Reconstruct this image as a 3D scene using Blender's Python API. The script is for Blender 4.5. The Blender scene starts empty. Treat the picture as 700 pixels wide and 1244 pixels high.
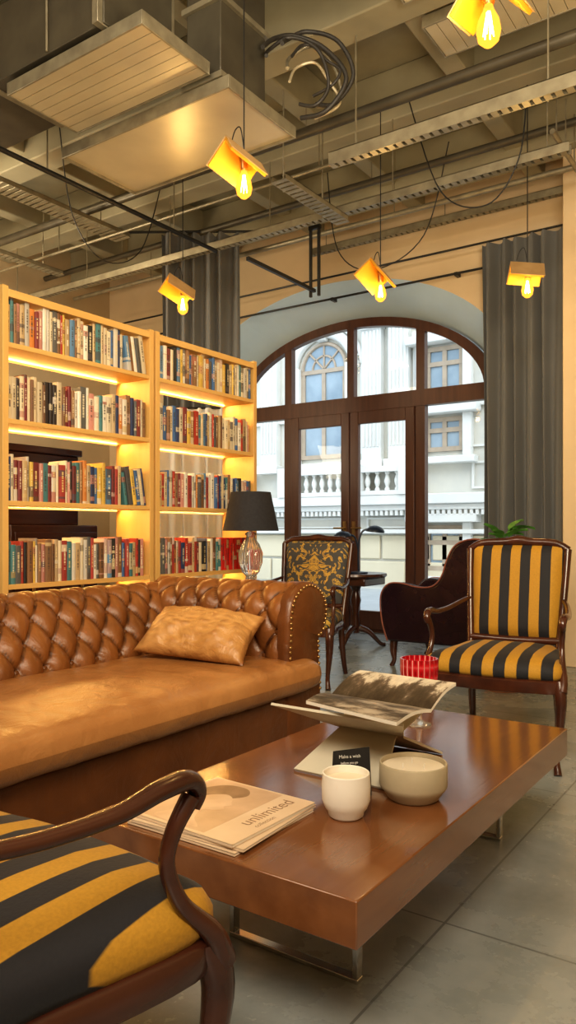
import bpy, bmesh, math, random
from mathutils import Vector, Matrix, noise
random.seed(7)
COL = bpy.context.scene.collection
pi = math.pi

# ------------------------------------------------------------------ materials
def newmat(name):
    m = bpy.data.materials.new(name); m.use_nodes = True
    nt = m.node_tree
    b = nt.nodes.get('Principled BSDF')
    return m, nt, b
def N(nt, t, **kw):
    n = nt.nodes.new(t)
    for k, v in kw.items(): setattr(n, k, v)
    return n
def rgb(c): return (c[0], c[1], c[2], 1)
def ramp(nt, stops, interp='LINEAR'):
    r = N(nt, 'ShaderNodeValToRGB'); r.color_ramp.interpolation = interp
    el = r.color_ramp.elements
    el[0].position = stops[0][0]; el[0].color = rgb(stops[0][1])
    el[1].position = stops[-1][0]; el[1].color = rgb(stops[-1][1])
    for p, c in stops[1:-1]:
        e = el.new(p); e.color = rgb(c)
    return r
def MATH(nt):
    L = nt.links
    def M(op, a, b_=None, c=None):
        n = N(nt, 'ShaderNodeMath', operation=op)
        for i, x in enumerate((a, b_, c)):
            if x is None: continue
            if isinstance(x, (int, float)): n.inputs[i].default_value = x
            else: L.new(x, n.inputs[i])
        return n.outputs[0]
    return M
def mat(name, c1, c2=None, rough=.5, metal=0, scale=6, stretch=(1,1,1), bump=0, bscale=None, spec=None, detail=5, sheen=0, coat=0):
    m, nt, b = newmat(name); L = nt.links
    tc = N(nt, 'ShaderNodeTexCoord'); mp = N(nt, 'ShaderNodeMapping'); mp.inputs['Scale'].default_value = stretch
    L.new(tc.outputs['Object'], mp.inputs[0])
    no = N(nt, 'ShaderNodeTexNoise'); no.inputs['Scale'].default_value = scale; no.inputs['Detail'].default_value = detail
    L.new(mp.outputs[0], no.inputs['Vector'])
    c2 = c2 or tuple(x*.8 for x in c1)
    r = ramp(nt, [(.3, c1), (.7, c2)])
    L.new(no.outputs['Fac'], r.inputs[0]); L.new(r.outputs[0], b.inputs['Base Color'])
    b.inputs['Roughness'].default_value = rough; b.inputs['Metallic'].default_value = metal
    if spec is not None: b.inputs['Specular IOR Level'].default_value = spec
    if sheen: b.inputs['Sheen Weight'].default_value = sheen
    if coat: b.inputs['Coat Weight'].default_value = coat; b.inputs['Coat Roughness'].default_value = .12
    if bump:
        n2 = N(nt, 'ShaderNodeTexNoise'); n2.inputs['Scale'].default_value = bscale or scale*4; n2.inputs['Detail'].default_value = 6
        L.new(mp.outputs[0], n2.inputs['Vector'])
        bp = N(nt, 'ShaderNodeBump'); bp.inputs['Strength'].default_value = bump; bp.inputs['Distance'].default_value = .01
        L.new(n2.outputs['Fac'], bp.inputs['Height']); L.new(bp.outputs[0], b.inputs['Normal'])
    return m
def emit(name, c, s):
    m, nt, b = newmat(name)
    b.inputs['Base Color'].default_value = rgb(c); b.inputs['Emission Color'].default_value = rgb(c)
    b.inputs['Emission Strength'].default_value = s
    return m
def glass_thin(name, tint=(1,1,1), refl=.08, alpha=.0):
    m, nt, b = newmat(name); L = nt.links
    t = N(nt, 'ShaderNodeBsdfTransparent'); t.inputs[0].default_value = rgb(tint)
    g = N(nt, 'ShaderNodeBsdfGlossy'); g.inputs['Roughness'].default_value = .03
    mx = N(nt, 'ShaderNodeMixShader'); mx.inputs[0].default_value = refl
    L.new(t.outputs[0], mx.inputs[1]); L.new(g.outputs[0], mx.inputs[2])
    L.new(mx.outputs[0], nt.nodes['Material Output'].inputs[0])
    return m
def glass_solid(name, c, rough=.02, tr=.9):
    m, nt, b = newmat(name)
    b.inputs['Base Color'].default_value = rgb(c); b.inputs['Transmission Weight'].default_value = tr
    b.inputs['Roughness'].default_value = rough; b.inputs['IOR'].default_value = 1.45
    return m

def leather(name, c1, c2, dark, rough=.33, wr=.25):
    m, nt, b = newmat(name); L = nt.links
    tc = N(nt, 'ShaderNodeTexCoord')
    no = N(nt, 'ShaderNodeTexNoise'); no.inputs['Scale'].default_value = 4; no.inputs['Detail'].default_value = 8; no.inputs['Roughness'].default_value = .55
    L.new(tc.outputs['Object'], no.inputs['Vector'])
    r = ramp(nt, [(.32, c1), (.68, c2)]); L.new(no.outputs['Fac'], r.inputs[0])
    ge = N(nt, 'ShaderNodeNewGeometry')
    r2 = ramp(nt, [(.42, (0,0,0)), (.505, (1,1,1))]); L.new(ge.outputs['Pointiness'], r2.inputs[0])  # crease shade painted into the leather colour by pointiness
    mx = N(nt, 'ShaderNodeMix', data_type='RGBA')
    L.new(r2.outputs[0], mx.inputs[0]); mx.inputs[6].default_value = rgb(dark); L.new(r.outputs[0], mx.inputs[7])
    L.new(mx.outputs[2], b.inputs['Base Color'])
    b.inputs['Roughness'].default_value = rough
    v = N(nt, 'ShaderNodeTexVoronoi'); v.inputs['Scale'].default_value = 180
    L.new(tc.outputs['Object'], v.inputs['Vector'])
    n3 = N(nt, 'ShaderNodeTexNoise'); n3.inputs['Scale'].default_value = 9; n3.inputs['Detail'].default_value = 6; n3.inputs['Distortion'].default_value = 1.2
    L.new(tc.outputs['Object'], n3.inputs['Vector'])
    b1 = N(nt, 'ShaderNodeBump'); b1.inputs['Strength'].default_value = .12; b1.inputs['Distance'].default_value = .003
    L.new(v.outputs['Distance'], b1.inputs['Height'])
    b2 = N(nt, 'ShaderNodeBump'); b2.inputs['Strength'].default_value = wr; b2.inputs['Distance'].default_value = .03
    L.new(n3.outputs['Fac'], b2.inputs['Height']); L.new(b1.outputs[0], b2.inputs['Normal'])
    L.new(b2.outputs[0], b.inputs['Normal'])
    return m

def wood(name, c1, c2, axis='Y', rough=.3, scale=3.5, coat=0):
    st = {'X': (.12, 1, 1), 'Y': (1, .12, 1), 'Z': (1, 1, .12)}[axis]
    return mat(name, c1, c2, rough=rough, scale=scale*6, stretch=st, bump=.05, bscale=60, coat=coat, detail=8)

def stripes(name, ca, cb, period=.108, duty=.5, offset=0.027):
    m, nt, b = newmat(name); L = nt.links
    tc = N(nt, 'ShaderNodeTexCoord'); sp = N(nt, 'ShaderNodeSeparateXYZ'); L.new(tc.outputs['Object'], sp.inputs[0])
    a = N(nt, 'ShaderNodeMath', operation='MULTIPLY_ADD'); a.inputs[1].default_value = 1/period; a.inputs[2].default_value = 50+offset/period
    L.new(sp.outputs[0], a.inputs[0])
    fr = N(nt, 'ShaderNodeMath', operation='FRACT'); L.new(a.outputs[0], fr.inputs[0])
    r = ramp(nt, [(0, ca), (duty-.02, ca), (duty, cb), (.985, cb), (1, ca)]); L.new(fr.outputs[0], r.inputs[0])
    no = N(nt, 'ShaderNodeTexNoise'); no.inputs['Scale'].default_value = 160
    L.new(tc.outputs['Object'], no.inputs['Vector'])
    hs = N(nt, 'ShaderNodeMix', data_type='RGBA', blend_type='MULTIPLY'); hs.inputs[0].default_value = .35
    L.new(r.outputs[0], hs.inputs[6]); L.new(no.outputs['Fac'], hs.inputs[7])
    L.new(hs.outputs[2], b.inputs['Base Color'])
    b.inputs['Roughness'].default_value = .75; b.inputs['Sheen Weight'].default_value = .05
    bp = N(nt, 'ShaderNodeBump'); bp.inputs['Strength'].default_value = .15; bp.inputs['Distance'].default_value = .004
    L.new(no.outputs['Fac'], bp.inputs['Height']); L.new(bp.outputs[0], b.inputs['Normal'])
    return m
def damask(name, dark, gold):
    m, nt, b = newmat(name); L = nt.links; M = MATH(nt)
    tc = N(nt, 'ShaderNodeTexCoord'); sp = N(nt, 'ShaderNodeSeparateXYZ'); L.new(tc.outputs['Object'], sp.inputs[0])
    ax = M('ABSOLUTE', sp.outputs[0]); zz = M('ADD', sp.outputs[2], sp.outputs[1])
    cb = N(nt, 'ShaderNodeCombineXYZ'); L.new(ax, cb.inputs[0]); L.new(zz, cb.inputs[2])
    no = N(nt, 'ShaderNodeTexNoise'); no.inputs['Scale'].default_value = 12; no.inputs['Detail'].default_value = 1.5; no.inputs['Distortion'].default_value = 2.2
    L.new(cb.outputs[0], no.inputs['Vector'])
    dz = M('MULTIPLY', M('ADD', zz, -1.08), .8)
    rr = M('SQRT', M('ADD', M('MULTIPLY', ax, ax), M('MULTIPLY', dz, dz)))
    med = M('MULTIPLY', M('SUBTRACT', .12, rr), .9)
    fac = M('ADD', no.outputs['Fac'], M('MAXIMUM', med, -.03))
    r = ramp(nt, [(0, dark), (.52, dark), (.53, gold), (.59, gold), (.60, tuple(x*.6 for x in gold)), (.63, dark), (.66, gold), (1, gold)]); L.new(fac, r.inputs[0])
    L.new(r.outputs[0], b.inputs['Base Color']); b.inputs['Roughness'].default_value = .7
    return m

M_wall = mat('plaster_cream', (.74,.58,.38), (.68,.53,.34), rough=.9, scale=3, bump=.1, bscale=40)
M_wall2 = mat('plaster_warm', (.62,.49,.32), (.55,.43,.27), rough=.9, scale=2)
M_reveal = mat('plaster_pale', (.66,.81,.92), (.62,.77,.88), rough=.85, scale=3)
M_ceil = mat('concrete_khaki', (.37,.335,.235), (.26,.235,.165), rough=.85, scale=2.5, bump=.15, bscale=14)
M_beam = mat('beam_khaki', (.45,.41,.29), (.33,.30,.21), rough=.75, scale=2, bump=.1)
M_duct = mat('galvanised_dark', (.15,.135,.10), (.09,.08,.062), rough=.4, metal=.4, scale=4)
M_panel = mat('panel_cream_metal', (.68,.59,.41), (.57,.49,.34), rough=.32, metal=.2, scale=3)
M_strut = mat('galvanised_strut', (.41,.37,.27), (.28,.25,.185), rough=.4, metal=.5, scale=12)
M_black = mat('black_metal', (.015,.015,.016), (.02,.02,.02), rough=.4, scale=20)
M_bluemetal = mat('blue_black_metal', (.012,.022,.05), (.018,.03,.06), rough=.3, scale=20)
M_rubber = mat('black_conduit', (.03,.028,.026), (.05,.045,.04), rough=.5, scale=40)
M_frame = wood('window_dark_wood', (.12,.05,.03), (.08,.032,.02), 'Z', rough=.35)
M_cher = wood('cherry_veneer', (.225,.088,.031), (.145,.053,.018), 'Y', rough=.16, scale=2.2, coat=.7)
M_ches = mat('chrome', (.75,.73,.7), (.7,.68,.65), rough=.15, metal=1)
M_maho = wood('dark_mahogany', (.085,.026,.013), (.04,.013,.008), 'Y', rough=.25, scale=2, coat=.35)
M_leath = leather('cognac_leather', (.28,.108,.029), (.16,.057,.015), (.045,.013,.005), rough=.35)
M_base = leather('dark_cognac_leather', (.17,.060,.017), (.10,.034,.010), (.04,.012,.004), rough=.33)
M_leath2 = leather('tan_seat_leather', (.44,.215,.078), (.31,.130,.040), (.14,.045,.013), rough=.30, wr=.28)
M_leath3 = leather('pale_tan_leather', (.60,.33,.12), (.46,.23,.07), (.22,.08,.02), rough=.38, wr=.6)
M_brass = mat('brass_nail', (.50,.32,.13), (.4,.25,.1), rough=.3, metal=.9)
M_pine = wood('pine_board', (.76,.48,.17), (.64,.38,.12), 'Y', rough=.45, scale=2)
M_pineZ = wood('pine_upright', (.76,.48,.17), (.64,.38,.12), 'Z', rough=.45, scale=2)
M_stripe = stripes('striped_fabric', (.52,.275,.025), (.016,.016,.022))
M_damask = damask('damask_fabric', (.070,.072,.074), (.56,.36,.07))
M_curt = mat('grey_velvet', (.165,.17,.175), (.145,.15,.155), rough=.9, scale=3, sheen=.25)
M_daycloth = mat('daylight_cloth', (.80,.82,.82), (.74,.76,.77), rough=.9, scale=3)  # white cloth colour stands in for daylight behind the shelves
M_purple = mat('aubergine_leather', (.024,.009,.014), (.018,.007,.011), rough=.27, scale=10)
M_piping = mat('copper_piping', (.30,.10,.06), rough=.4)
M_page = mat('paper', (.78,.72,.62), (.7,.64,.54), rough=.8, scale=30)
M_stand = mat('greige_card', (.60,.55,.43), (.55,.50,.39), rough=.6, scale=8)
M_white = mat('white_ceramic', (.86,.80,.70), (.82,.76,.66), rough=.55, scale=20)
M_taupe = mat('taupe_ceramic', (.46,.385,.26), (.42,.35,.235), rough=.6, scale=20)
M_wax = mat('wax', (.78,.68,.52), (.74,.64,.48), rough=.5, scale=10)
M_navy = mat('navy_shade', (.03,.03,.036), (.022,.022,.028), rough=.8, scale=60, bump=.1)
M_glassw = glass_thin('window_glass', (.96,.985,1), .02)
M_crys = glass_solid('crystal_glass', (.97,.95,.9))
def redglass():
    m, nt, b = newmat('red_ribbed_glass'); L = nt.links; M = MATH(nt)
    tc = N(nt, 'ShaderNodeTexCoord'); sp = N(nt, 'ShaderNodeSeparateXYZ'); L.new(tc.outputs['Object'], sp.inputs[0])
    s = M('SINE', M('MULTIPLY', M('ARCTAN2', sp.outputs[1], sp.outputs[0]), 20))
    s2 = M('SINE', M('MULTIPLY', sp.outputs[2], 160))
    f = M('MULTIPLY_ADD', M('MAXIMUM', s, M('MULTIPLY', s2, .9)), .5, .5)
    r = ramp(nt, [(.0, (.32,.005,.01)), (.7, (.58,.012,.02)), (.94, (.65,.05,.06)), (1, (.85,.5,.46))]); L.new(f, r.inputs[0])
    L.new(r.outputs[0], b.inputs['Base Color']); b.inputs['Roughness'].default_value = .08; b.inputs['Transmission Weight'].default_value = .3
    return m
M_red = redglass()
M_leaf = mat('leaf_green', (.06,.17,.03), (.10,.26,.05), rough=.4, scale=9)
M_pot = mat('terracotta', (.35,.15,.08), rough=.7)
M_led = emit('warm_led', (1,.60,.16), 1.1)
M_amber = mat('amber_page', (.78,.38,.02), (.70,.32,.015), rough=.5, scale=10)
M_cover = mat('brown_cover', (.55,.36,.17), (.45,.28,.12), rough=.6, scale=10)
M_fila = emit('filament', (1,.75,.32), 60)
def bulbmat():
    m, nt, b = newmat('amber_bulb'); L = nt.links
    t = N(nt, 'ShaderNodeBsdfTransparent'); t.inputs[0].default_value = (1,.8,.42,1)
    e = N(nt, 'ShaderNodeEmission'); e.inputs[0].default_value = (1,.42,.05,1); e.inputs[1].default_value = 2.4
    mx = N(nt, 'ShaderNodeMixShader'); mx.inputs[0].default_value = .55
    L.new(t.outputs[0], mx.inputs[1]); L.new(e.outputs[0], mx.inputs[2]); L.new(mx.outputs[0], nt.nodes['Material Output'].inputs[0])
    return m
M_bulb = bulbmat()
M_fac = mat('facade_stucco', (.72,.69,.60), (.62,.61,.56), rough=.9, scale=2.2, bump=.15, bscale=8, detail=8)
M_fac2 = mat('facade_trim', (.78,.77,.72), (.70,.70,.67), rough=.85, scale=2)
M_facy = mat('facade_ochre', (.72,.64,.47), (.64,.57,.42), rough=.9, scale=1.5)
M_fglass = mat('facade_glass', (.18,.25,.31), (.36,.44,.50), rough=.15, scale=1.5)
M_fwin = mat('facade_window_frame', (.48,.38,.28), rough=.6)
M_pave = mat('pavement', (.5,.52,.53), (.42,.44,.45), rough=.8, scale=3)

def floor_mat():
    m, nt, b = newmat('polished_concrete'); L = nt.links; M = MATH(nt)
    tc = N(nt, 'ShaderNodeTexCoord'); sp = N(nt, 'ShaderNodeSeparateXYZ'); L.new(tc.outputs['Object'], sp.inputs[0])
    no = N(nt, 'ShaderNodeTexNoise'); no.inputs['Scale'].default_value = 1.9; no.inputs['Detail'].default_value = 12; no.inputs['Roughness'].default_value = .68; no.inputs['Distortion'].default_value = .2
    L.new(tc.outputs['Object'], no.inputs['Vector'])
    r = ramp(nt, [(.33, (.22,.243,.238)), (.5, (.295,.318,.312)), (.68, (.385,.405,.395))]); L.new(no.outputs['Fac'], r.inputs[0])
    outs = []
    for i, off in ((0, .8), (1, -1.9)):
        p = M('PINGPONG', M('ADD', sp.outputs[i], off+12*1.2), .6)
        outs.append(M('GREATER_THAN', p, .0035))
    mu = M('MULTIPLY', outs[0], outs[1])
    mx = N(nt, 'ShaderNodeMix', data_type='RGBA'); L.new(mu, mx.inputs[0]); mx.inputs[6].default_value = (.17,.18,.175,1); L.new(r.outputs[0], mx.inputs[7])
    L.new(mx.outputs[2], b.inputs['Base Color'])
    L.new(M('MULTIPLY_ADD', no.outputs['Fac'], .30, .12), b.inputs['Roughness'])
    return m
M_floor = floor_mat()

def book_mat():
    m, nt, b = newmat('book_cloth'); L = nt.links; M = MATH(nt)
    oi = N(nt, 'ShaderNodeObjectInfo'); tc = N(nt, 'ShaderNodeTexCoord'); sp = N(nt, 'ShaderNodeSeparateXYZ'); L.new(tc.outputs['Object'], sp.inputs[0])
    rnd = oi.outputs['Random']; z = sp.outputs[2]; y = sp.outputs[1]
    cb = N(nt, 'ShaderNodeCombineXYZ'); L.new(M('MULTIPLY', rnd, 97), cb.inputs[0]); L.new(M('MULTIPLY', z, 3.2), cb.inputs[2])
    no = N(nt, 'ShaderNodeTexNoise'); no.inputs['Scale'].default_value = 1; no.inputs['Detail'].default_value = 0
    L.new(cb.outputs[0], no.inputs['Vector'])
    band = M('GREATER_THAN', no.outputs['Fac'], .63)
    cb2 = N(nt, 'ShaderNodeCombineXYZ'); L.new(M('MULTIPLY', rnd, 51), cb2.inputs[0]); L.new(M('MULTIPLY', z, 38), cb2.inputs[2])
    n2 = N(nt, 'ShaderNodeTexNoise'); n2.inputs['Scale'].default_value = 1; n2.inputs['Detail'].default_value = 1
    L.new(cb2.outputs[0], n2.inputs['Vector'])
    t1 = M('GREATER_THAN', n2.outputs['Fac'], .47)
    t2 = M('LESS_THAN', M('ABSOLUTE', y), .16)
    t3 = M('LESS_THAN', M('ABSOLUTE', M('ADD', z, -.55)), .27)
    t4 = M('GREATER_THAN', sp.outputs[0], -.02)
    title = M('MULTIPLY', M('MULTIPLY', t1, t2), M('MULTIPLY', t3, t4))
    rb = ramp(nt, [(0, (.75,.7,.58)), (.3, (.55,.4,.16)), (.31, (.10,.07,.05)), (.6, (.08,.08,.12)), (.61, (.7,.66,.58)), (1, (.4,.1,.06))]); L.new(M('FRACT', M('MULTIPLY', rnd, 7)), rb.inputs[0])
    rt = ramp(nt, [(0, (.85,.8,.65)), (.45, (.75,.58,.25)), (.46, (.06,.05,.05)), (1, (.06,.05,.05))]); L.new(M('FRACT', M('MULTIPLY', rnd, 13)), rt.inputs[0])
    mx = N(nt, 'ShaderNodeMix', data_type='RGBA'); L.new(M('MULTIPLY', band, .75), mx.inputs[0]); L.new(oi.outputs['Color'], mx.inputs[6]); L.new(rb.outputs[0], mx.inputs[7])
    m2 = N(nt, 'ShaderNodeMix', data_type='RGBA'); L.new(M('MULTIPLY', title, .8), m2.inputs[0]); L.new(mx.outputs[2], m2.inputs[6]); L.new(rt.outputs[0], m2.inputs[7])
    L.new(m2.outputs[2], b.inputs['Base Color']); b.inputs['Roughness'].default_value = .5
    return m
M_book = book_mat()

def photo_mat(name, lo, hi, stops, kx, ky, rest):
    m, nt, b = newmat(name); L = nt.links; M = MATH(nt)
    tc = N(nt, 'ShaderNodeTexCoord'); mp = N(nt, 'ShaderNodeMapping'); mp.inputs['Scale'].default_value = (kx, ky, 1)
    L.new(tc.outputs['Object'], mp.inputs[0])
    no = N(nt, 'ShaderNodeTexNoise'); no.inputs['Scale'].default_value = 9; no.inputs['Detail'].default_value = 12; no.inputs['Roughness'].default_value = .72
    L.new(mp.outputs[0], no.inputs['Vector'])
    sp = N(nt, 'ShaderNodeSeparateXYZ'); L.new(tc.outputs['Object'], sp.inputs[0])
    g = M('MULTIPLY_ADD', M('SUBTRACT', sp.outputs[1], lo), rest/(hi-lo), no.outputs['Fac'])
    r = ramp(nt, stops); L.new(g, r.inputs[0])
    L.new(r.outputs[0], b.inputs['Base Color']); b.inputs['Roughness'].default_value = .5; b.inputs['Specular IOR Level'].default_value = .2
    return m
M_photo = photo_mat('printed_treeline', 0, .15, [(.38,(.025,.016,.010)),(.62,(.07,.05,.032)),(.70,(.14,.10,.07)),(.76,(.50,.43,.33)),(1,(.7,.62,.5))], 2.5, 1, .32)
M_photo2 = photo_mat('printed_water', -.17, 0, [(.36,(.03,.022,.015)),(.48,(.10,.075,.052)),(.58,(.36,.30,.23)),(1,(.55,.48,.38))], .8, 3, .0)
M_cov = mat('magazine_cover', (.74,.57,.40), (.66,.49,.33), rough=.35, scale=8)
M_ink = mat('ink_brown', (.28,.16,.09), rough=.5)
M_whiteink = mat('ink_white', (.8,.78,.72), rough=.5)

# ------------------------------------------------------------------ geometry helpers
def cr(pts, sub):
    P = [list(p) for p in pts]; n = len(P)
    if sub <= 1: return P
    out = []
    for i in range(n-1):
        p0 = P[max(i-1,0)]; p1 = P[i]; p2 = P[i+1]; p3 = P[min(i+2,n-1)]
        for k in range(sub):
            t = k/sub
            out.append([.5*((2*b)+(-a+c)*t+(2*a-5*b+4*c-d)*t*t+(-a+3*b-3*c+d)*t**3) for a,b,c,d in zip(p0,p1,p2,p3)])
    out.append(P[-1]); return out
def crc(pts, sub):
    P = [list(p) for p in pts]; n = len(P); out = []
    for i in range(n):
        p0 = P[i-1]; p1 = P[i]; p2 = P[(i+1)%n]; p3 = P[(i+2)%n]
        for k in range(sub):
            t = k/sub
            out.append([.5*((2*b)+(-a+c)*t+(2*a-5*b+4*c-d)*t*t+(-a+3*b-3*c+d)*t**3) for a,b,c,d in zip(p0,p1,p2,p3)])
    return out

class G:
    def __init__(s): s.v=[]; s.f=[]; s.m=[]
    def add(s, v, f, mi=0, M=None):
        o = len(s.v)
        for p in v:
            p = Vector(p); s.v.append(tuple(M@p) if M else tuple(p))
        for q in f: s.f.append(tuple(o+i for i in q)); s.m.append(mi)
        return s
    def box(s, x0,x1,y0,y1,z0,z1, mi=0, M=None):
        v=[(x0,y0,z0),(x1,y0,z0),(x1,y1,z0),(x0,y1,z0),(x0,y0,z1),(x1,y0,z1),(x1,y1,z1),(x0,y1,z1)]
        return s.add(v,[(0,3,2,1),(4,5,6,7),(0,1,5,4),(1,2,6,5),(2,3,7,6),(3,0,4,7)],mi,M)
    def lathe(s, prof, n=32, c=(0,0,0), mi=0, M=None, flute=0, nf=12):
        v=[];f=[]
        for r,z in prof:
            for i in range(n):
                a=2*pi*i/n; rr=r*(1+flute*math.cos(nf*a)) if flute else r
                v.append((c[0]+rr*math.cos(a),c[1]+rr*math.sin(a),c[2]+z))
        for j in range(len(prof)-1):
            for i in range(n):
                k=(i+1)%n; f.append((j*n+i,j*n+k,(j+1)*n+k,(j+1)*n+i))
        if prof[0][0]>1e-6: f.append(tuple(range(n-1,-1,-1)))
        if prof[-1][0]>1e-6: f.append(tuple((len(prof)-1)*n+i for i in range(n)))
        return s.add(v,f,mi,M)
    def sweep(s, pts, rad, n=10, sub=5, mi=0, closed=False, flat=1.0, ref=(0,0,1), M=None):
        if not isinstance(rad,(list,tuple)): rad=[rad]*len(pts)
        P=[tuple(p)+(r,) for p,r in zip(pts,rad)]
        Q=crc(P,sub) if closed else cr(P,sub)
        pos=[Vector(q[:3]) for q in Q]; R=[q[3] for q in Q]; m=len(pos)
        T=[]
        for i in range(m):
            if closed: t=pos[(i+1)%m]-pos[i-1]
            else: t=pos[min(i+1,m-1)]-pos[max(i-1,0)]
            T.append(t.normalized() if t.length>1e-9 else Vector((0,0,1)))
        rf=Vector(ref)
        if abs(T[0].dot(rf))>.95: rf=Vector((1,0,0))
        nn=(rf-T[0]*rf.dot(T[0])).normalized()
        v=[];f=[]
        for i in range(m):
            nn=nn-T[i]*nn.dot(T[i])
            nn=nn.normalized() if nn.length>1e-6 else Vector((1,0,0))
            bb=T[i].cross(nn)
            for k in range(n):
                a=2*pi*k/n
                v.append(tuple(pos[i]+nn*(math.cos(a)*R[i]*flat)+bb*(math.sin(a)*R[i])))
        for i in range(m if closed else m-1):
            j=(i+1)%m
            for k in range(n):
                l=(k+1)%n; f.append((i*n+k,i*n+l,j*n+l,j*n+k))
        if not closed:
            f.append(tuple(range(n-1,-1,-1))); f.append(tuple((m-1)*n+k for k in range(n)))
        return s.add(v,f,mi,M)
    def prism(s, out, z0, z1, mi=0, M=None):
        n=len(out); v=[(p[0],p[1],z0) for p in out]+[(p[0],p[1],z1) for p in out]
        f=[tuple(range(n-1,-1,-1)),tuple(range(n,2*n))]+[(i,(i+1)%n,n+(i+1)%n,n+i) for i in range(n)]
        return s.add(v,f,mi,M)
    def rings(s, out, prof, mi=0, c=(0,0)):
        n=len(out); v=[];f=[]
        for sc,z in prof:
            for p in out: v.append((c[0]+(p[0]-c[0])*sc, c[1]+(p[1]-c[1])*sc, z))
        for j in range(len(prof)-1):
            for i in range(n):
                k=(i+1)%n; f.append((j*n+i,j*n+k,(j+1)*n+k,(j+1)*n+i))
        f.append(tuple(range(n-1,-1,-1))); f.append(tuple((len(prof)-1)*n+i for i in range(n)))
        return s.add(v,f,mi)
    def grid(s, fn, nu, nv, mi=0, M=None):
        v=[fn(i/nu,j/nv) for j in range(nv+1) for i in range(nu+1)]
        f=[(j*(nu+1)+i,j*(nu+1)+i+1,(j+1)*(nu+1)+i+1,(j+1)*(nu+1)+i) for j in range(nv) for i in range(nu)]
        return s.add(v,f,mi,M)
    def pad(s, p00,p10,p11,p01, front, back, n=20, mi=0, pw=4, pinch=0, wrk=0):
        p00,p10,p11,p01=map(Vector,(p00,p10,p11,p01))
        nr=(p10-p00).cross(p01-p00).normalized()
        ctr=(p00+p10+p11+p01)/4
        def pt(u,v,t):
            b=(p00*(1-u)+p10*u)*(1-v)+(p01*(1-u)+p11*u)*v
            cu,cv=2*u-1,2*v-1
            eu=1-abs(cu)**pw; ev=1-abs(cv)**pw
            h=math.sqrt(max(eu*ev,0))
            if pinch:
                k=pinch*(1-(abs(cu)*abs(cv))**1.5)
                e=max(abs(cu),abs(cv))
                b=b+(ctr-b)*k*e**3*.5
            if wrk and t>0:
                e=max(abs(cu),abs(cv))
                w=.5*noise.noise(Vector((u*2.5,v*2.5,.3)))+e*.45*noise.noise(Vector((u*9,v*3,2)))+.15*noise.noise(Vector((u*12,v*12,5)))
                t=t*(1+wrk*w)
            return b+nr*(t*h)
        s.grid(lambda u,v:tuple(pt(u,v,front)),n,n,mi)
        s.grid(lambda u,v:tuple(pt(1-u,v,-back)),n,n,mi)
        return s
    def obj(s, name, mats, parent=None, bevel=0, seg=2, ang=40, merge=0, **props):
        me=bpy.data.meshes.new(name); me.from_pydata(s.v,[],s.f)
        if not isinstance(mats,(list,tuple)): mats=[mats]
        for m in mats: me.materials.append(m)
        me.polygons.foreach_set('material_index', s.m)
        bm=bmesh.new(); bm.from_mesh(me)
        if merge: bmesh.ops.remove_doubles(bm,verts=bm.verts,dist=merge)
        bmesh.ops.recalc_face_normals(bm,faces=bm.faces); bm.to_mesh(me); bm.free()
        me.polygons.foreach_set('use_smooth',[True]*len(me.polygons))
        me.set_sharp_from_angle(angle=math.radians(ang))
        o=bpy.data.objects.new(name,me); COL.objects.link(o)
        if parent: o.parent=parent
        if bevel:
            b=o.modifiers.new('bevel','BEVEL'); b.width=bevel; b.segments=seg; b.limit_method='ANGLE'; b.angle_limit=math.radians(35)
        for k,v in props.items(): o[k]=v
        return o

def thing(name,label,cat,loc=(0,0,0),rz=0,group=None):
    e=bpy.data.objects.new(name,None); e.empty_display_size=.1; COL.objects.link(e)
    e.location=loc; e.rotation_euler=(0,0,rz); e['label']=label; e['category']=cat
    if group: e['group']=group
    return e
def text_mesh(name, body, size, material, parent, M, ext=.0004):
    cu=bpy.data.curves.new(name,'FONT'); cu.body=body; cu.size=size; cu.extrude=ext
    to=bpy.data.objects.new('tmp',cu); COL.objects.link(to)
    bpy.context.view_layer.update()
    dg=bpy.context.evaluated_depsgraph_get()
    me=bpy.data.meshes.new_from_object(to.evaluated_get(dg))
    bpy.data.objects.remove(to)
    me.transform(M); me.materials.clear(); me.materials.append(material)
    o=bpy.data.objects.new(name,me); COL.objects.link(o); o.parent=parent
    return o

# ------------------------------------------------------------------ room shell
WX0,WX1,WY0,WY1,H=-7.2,1.6,-3.0,6.5,4.35
S='structure'
G().box(WX0-.1,WX1+.1,WY0-.1,7.1,-.1,0).obj('floor',M_floor,kind=S)
G().box(WX0-.1,WX1+.1,WY0-.1,7.1,H,H+.12).obj('ceiling',M_ceil,kind=S)
G().box(WX0-.1,WX0,WY0,WY1+.5,0,H).obj('wall_west',M_wall2,kind=S)
G().box(WX1,WX1+.1,WY0,WY1+.5,0,H).obj('wall_east',M_wall2,kind=S)
G().box(WX0,WX1,WY0-.1,WY0,0,H).obj('wall_south',M_wall2,kind=S)
CX=-3.98
def arch(hw,spring,rise,n=40,z0=0.0):
    pts=[(CX-hw,z0)]
    for i in range(n+1):
        a=pi-pi*i/n; pts.append((CX+hw*math.cos(a),spring+rise*math.sin(a)))
    pts.append((CX+hw,z0)); return pts
OA=arch(1.87,2.4,1.15); IA=arch(1.56,2.4,.88)
g=G()
def wallface(g,A,y,mi):
    x0,x1=A[0][0],A[-1][0]
    g.add([(WX0,y,0),(x0,y,0),(x0,y,H),(WX0,y,H)],[(0,1,2,3)],mi)
    g.add([(x1,y,0),(WX1,y,0),(WX1,y,H),(x1,y,H)],[(0,1,2,3)],mi)
    for (a,b),(c,d) in zip(A[1:-2],A[2:-1]):
        g.add([(a,y,b),(c,y,d),(c,y,H),(a,y,H)],[(0,1,2,3)],mi)
wallface(g,OA,6.5,0); wallface(g,IA,7.02,0)
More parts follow.
